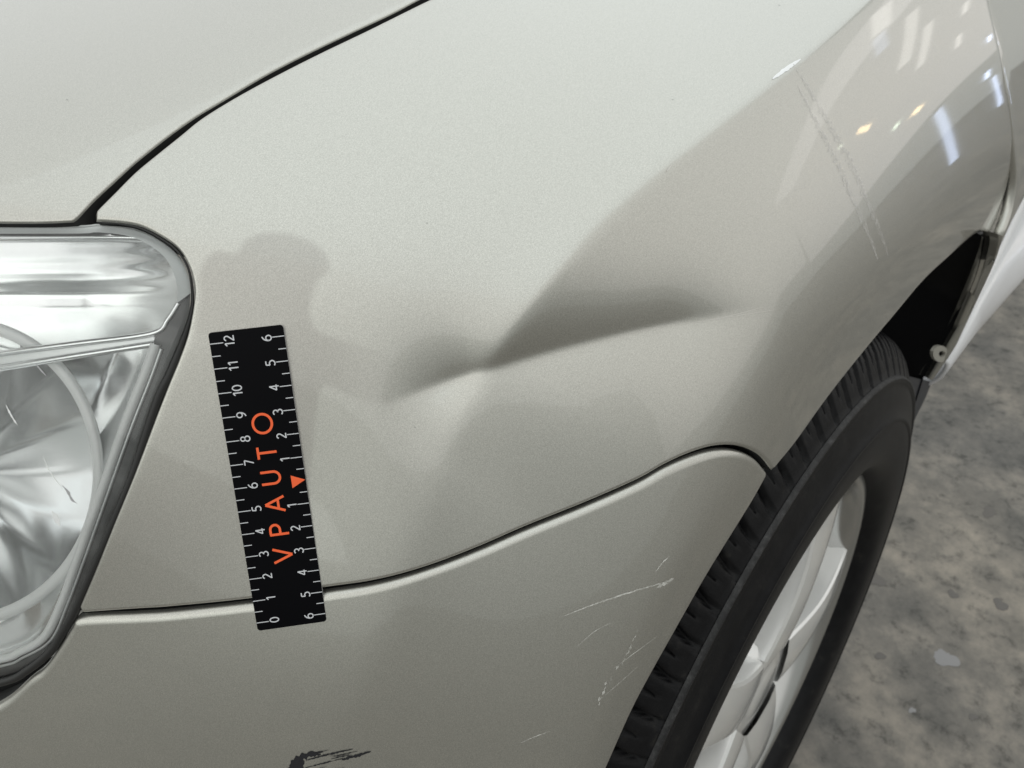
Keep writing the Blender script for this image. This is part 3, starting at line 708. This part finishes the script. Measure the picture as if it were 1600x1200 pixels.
for a, b_ in zip(out, out[1:]+out[:1]):
    n = max(1, int(math.dist(a, b_)/.35)); edge += [(a[0]+(b_[0]-a[0])*k/n, a[1]+(b_[1]-a[1])*k/n) for k in range(n)]
edge = np.array(edge)
gx, gy = np.meshgrid(np.arange(.3, W-.2, .35), np.arange(.3, L-.2, .35)); g = np.stack([gx.ravel(), gy.ravel()], 1)
P = np.vstack([edge, g]); n = len(edge)
vs, _, fs, _, _, _ = delaunay_2d_cdt([Vector(p) for p in P], [(i, (i+1) % n) for i in range(n)], [], 1, 1e-5)
P = np.array([v[:] for v in vs])
RT = .0013
Vt = rpos(P, RT); F = [tuple(f) for f in fs]
nz = np.cross(Vt[F[0][1]]-Vt[F[0][0]], Vt[F[0][2]]-Vt[F[0][0]])@nrm(base, rpx(P[:1]))[0]
if nz < 0: F = [f[::-1] for f in F]
e0 = rpos(edge, .0002); e1 = rpos(edge, RT)
root = bpy.data.objects.new('ruler', None); COL.objects.link(root); ctr = rpos([(W/2, L/2)], 0)[0]; root.location = ctr
tag(root, 'black magnetic ruler with white centimetre numbers and orange letters stuck on the fender', 'ruler')
def rmesh(name, V, F, mat, smooth=True, parent=root):
    off = ctr if True else 0
    return mesh_obj(name, np.asarray(V)-off, F, mat, parent, smooth)
face = rmesh('face', Vt, F, RB)
k = len(edge); rmesh('edge', np.vstack([e0, e1]), [(i, (i+1) % k, k+(i+1) % k, k+i) for i in range(k)], RE)
def poly_q(pts, wd, closed=False):
    """ribbon of width wd along pts in ruler cm"""
    p = np.array(pts, float); n = len(p)
    if closed: t = np.roll(p, -1, 0)-np.roll(p, 1, 0)
    else: t = np.gradient(p, axis=0)
    t /= np.linalg.norm(t, axis=1, keepdims=True)+1e-9; m = np.stack([-t[:, 1], t[:, 0]], 1)*wd/2
    V = np.vstack([p+m, p-m]); F = [(i, (i+1) % n, n+(i+1) % n, n+i) for i in range(n if closed else n-1)]
    return V, F
def arc(cx, cy, rx, ry, a0, a1, n=14): return [(cx+rx*math.cos(R(a0+(a1-a0)*i/n)), cy+ry*math.sin(R(a0+(a1-a0)*i/n))) for i in range(n+1)]
G = {'V': [[(0, 1), (.37, 0)], [(.37, 0), (.74, 1)]], 'P': [[(.06, 0), (.06, 1)], [(.06, .95), (.30, .95)]+arc(.32, .70, .26, .25, 90, -90)+[(.06, .45)]], 'A': [[(0, 0), (.38, 1)], [(.38, 1), (.76, 0)], [(.14, .33), (.62, .33)]],
     'U': [[(.05, 1), (.05, .38)]+arc(.36, .36, .31, .33, 180, 360)+[(.67, .38), (.67, 1)]], 'T': [[(.0, .95), (.62, .95)], [(.31, 0), (.31, .95)]], 'O': [arc(.5, .5, .48, .48, 0, 360, 40)],
     '0': [arc(.27, .5, .25, .47, 0, 360, 24)], '1': [[(.06, .78), (.3, .98)], [(.3, .98), (.3, 0)]], '2': [arc(.27, .72, .22, .25, 160, -35, 12)+[(.03, .04)], [(.0, .04), (.54, .04)]], '3': [arc(.24, .74, .24, .23, 145, -90, 12)[:], arc(.24, .27, .27, .25, 90, -150, 14)],
     '4': [[(.42, 0), (.42, .98)], [(.42, .98), (.02, .27)], [(.0, .27), (.58, .27)]], '5': [[(.5, .95), (.12, .95)], [(.12, .95), (.09, .55)], [(.09, .55)]+arc(.24, .31, .28, .28, 105, -140, 14)], '6': [arc(.29, .3, .25, .28, 0, 360, 20), arc(.55, .3, .52, .66, 180, 100, 10)],
     '7': [[(0, .95), (.52, .95)], [(.52, .95), (.17, 0)]], '8': [arc(.27, .74, .21, .22, 0, 360, 18), arc(.27, .27, .26, .26, 0, 360, 20)], '9': [arc(.26, .68, .25, .28, 0, 360, 20), arc(.0, .66, .52, .64, 0, -78, 10)]}
GW = {'V': .74, 'P': .58, 'A': .76, 'U': .72, 'T': .62, 'O': 1.0, '1': .42}
def flat(name, parts, mat, off=RT+.00012):
    V = []; F = []
    for v, f in parts:
        q = len(V); V += list(v); F += [tuple(i+q for i in x) for x in f]
    X = rpos(np.array(V), off); N = nrm(base, rpx(np.array(V[:1])))[0]
    F2 = []
    for f in F:
        nn = np.cross(X[f[1]]-X[f[0]], X[f[2]]-X[f[0]]); F2.append(f if nn@N > 0 else f[::-1])
    return rmesh(name, X, F2, mat, False)
def text(name, s, u, v, h, wd, mat):
    """glyph row centred at along=u, top edge facing -across, centre at across=v"""
    tw = sum(GW.get(ch, .54) for ch in s)+.12*(len(s)-1); x = -tw/2; parts = []
    for ch in s:
        for st in G[ch]:
            cl = math.dist(st[0], st[-1]) < 1e-6
            pts = [(v-(gy-.5)*h, u+(x+gx)*h) for gx, gy in (st[:-1] if cl else st)]
            parts.append(poly_q(pts, wd, cl))
        x += GW.get(ch, .54)+.12
    return flat(name, parts, mat)
U0 = .37; marks = []
for i in range(25):
    u = U0+i*.5; ln = .55 if i % 2 == 0 else .36
    marks.append(poly_q([(0.01, u), (ln, u)], .035))
    if i != 12: marks.append(poly_q([(W-.01, u), (W-ln*.92, u)], .035))
flat('scale_marks', marks, RW)
for i in range(13):
    text('numeral', str(i), U0+i+.04, .80, .40, .05, RW)
    if i != 6: text('numeral', str(abs(i-6)), U0+i-.02, W-.74, .40, .05, RW)
for ch, u in zip('VPAUTO', (2.87, 4.0, 5.13, 6.28, 7.36, 8.58)): text('letter', ch, u+U0, W*.525, .82, .105, RO)
flat('pointer', [(np.array([(W*.80, U0+5.72), (W*.992, U0+6.02), (W*.80, U0+6.27)]), [(0, 1, 2)])], RO)

# ---- floor
m_, nt, b = newmat('stained_concrete'); P_(b, Roughness=.75)
a1 = noise(nt, 9, 10, .7); a2 = noise(nt, 30, 10, .72); a3 = noise(nt, 2.2, 3, .5)
r1 = ramp(nt, a1.outputs[0], (.38, (.150, .144, .134)), (.5, (.205, .194, .178)), (.58, (.26, .242, .218)), (.70, (.30, .277, .246)))
r2 = ramp(nt, a2.outputs[0], (.36, (.48, .48, .48)), (.46, (.90, .90, .90)), (.62, (1.12, 1.1, 1.08)))
mm = nt.nodes.new('ShaderNodeMix'); mm.data_type = 'RGBA'; mm.blend_type = 'MULTIPLY'; mm.inputs[0].default_value = 1
nt.links.new(r1.outputs[0], mm.inputs[6]); nt.links.new(r2.outputs[0], mm.inputs[7]); 
r3 = ramp(nt, a3.outputs[0], (.4, (.75, .76, .77)), (.65, (1.1, 1.07, 1.02)))
m2 = nt.nodes.new('ShaderNodeMix'); m2.data_type = 'RGBA'; m2.blend_type = 'MULTIPLY'; m2.inputs[0].default_value = 1
nt.links.new(mm.outputs[2], m2.inputs[6]); nt.links.new(r3.outputs[0], m2.inputs[7]); nt.links.new(m2.outputs[2], b.inputs['Base Color'])
bp = nt.nodes.new('ShaderNodeBump'); bp.inputs['Strength'].default_value = .3; bp.inputs['Distance'].default_value = .003; nt.links.new(a2.outputs[0], bp.inputs['Height']); nt.links.new(bp.outputs[0], b.inputs['Normal'])
fl = mesh_obj('floor', [(-8, -8, 0), (12, -8, 0), (12, 8, 0), (-8, 8, 0)], [(0, 1, 2, 3)], m_, None, False); fl['kind'] = 'structure'

# small stains and dried spots on the concrete
def blot(x, y, r, mat):
    n = 26; a = np.linspace(0, 2*math.pi, n, endpoint=False); q = r*(1+.22*np.sin(a*2+x*9)+.16*np.sin(a*3+y*7)+.10*RNG.uniform(-1, 1, n))
    V = [(x, y, .0009)]+[(x+q[i]*math.cos(a[i]), y+q[i]*.8*math.sin(a[i]), .0006) for i in range(n)]
    mesh_obj('floor_stain', V, [(0, i+1, (i+1) % n+1) for i in range(n)], mat, fl, False)
PALE = simple('pale_paint_spot', (.265, .26, .262), .6); OIL = simple('dark_oil_spot', (.125, .115, .105), .5)
def fxy(u, v): d = rays((u, v)); p = CAM+d*(-CAM[2]/d[2]); return float(p[0]), float(p[1])
for (u, v), r, mt in (((1478, 1030), .018, PALE), ((1563, 945), .012, OIL), ((1489, 929), .009, OIL), ((1375, 1025), .008, OIL), ((1368, 905), .016, OIL), ((1545, 800), .014, OIL), ((1425, 1110), .005, PALE), ((1520, 1120), .006, OIL)):
    blot(*fxy(u, v), r, mt)
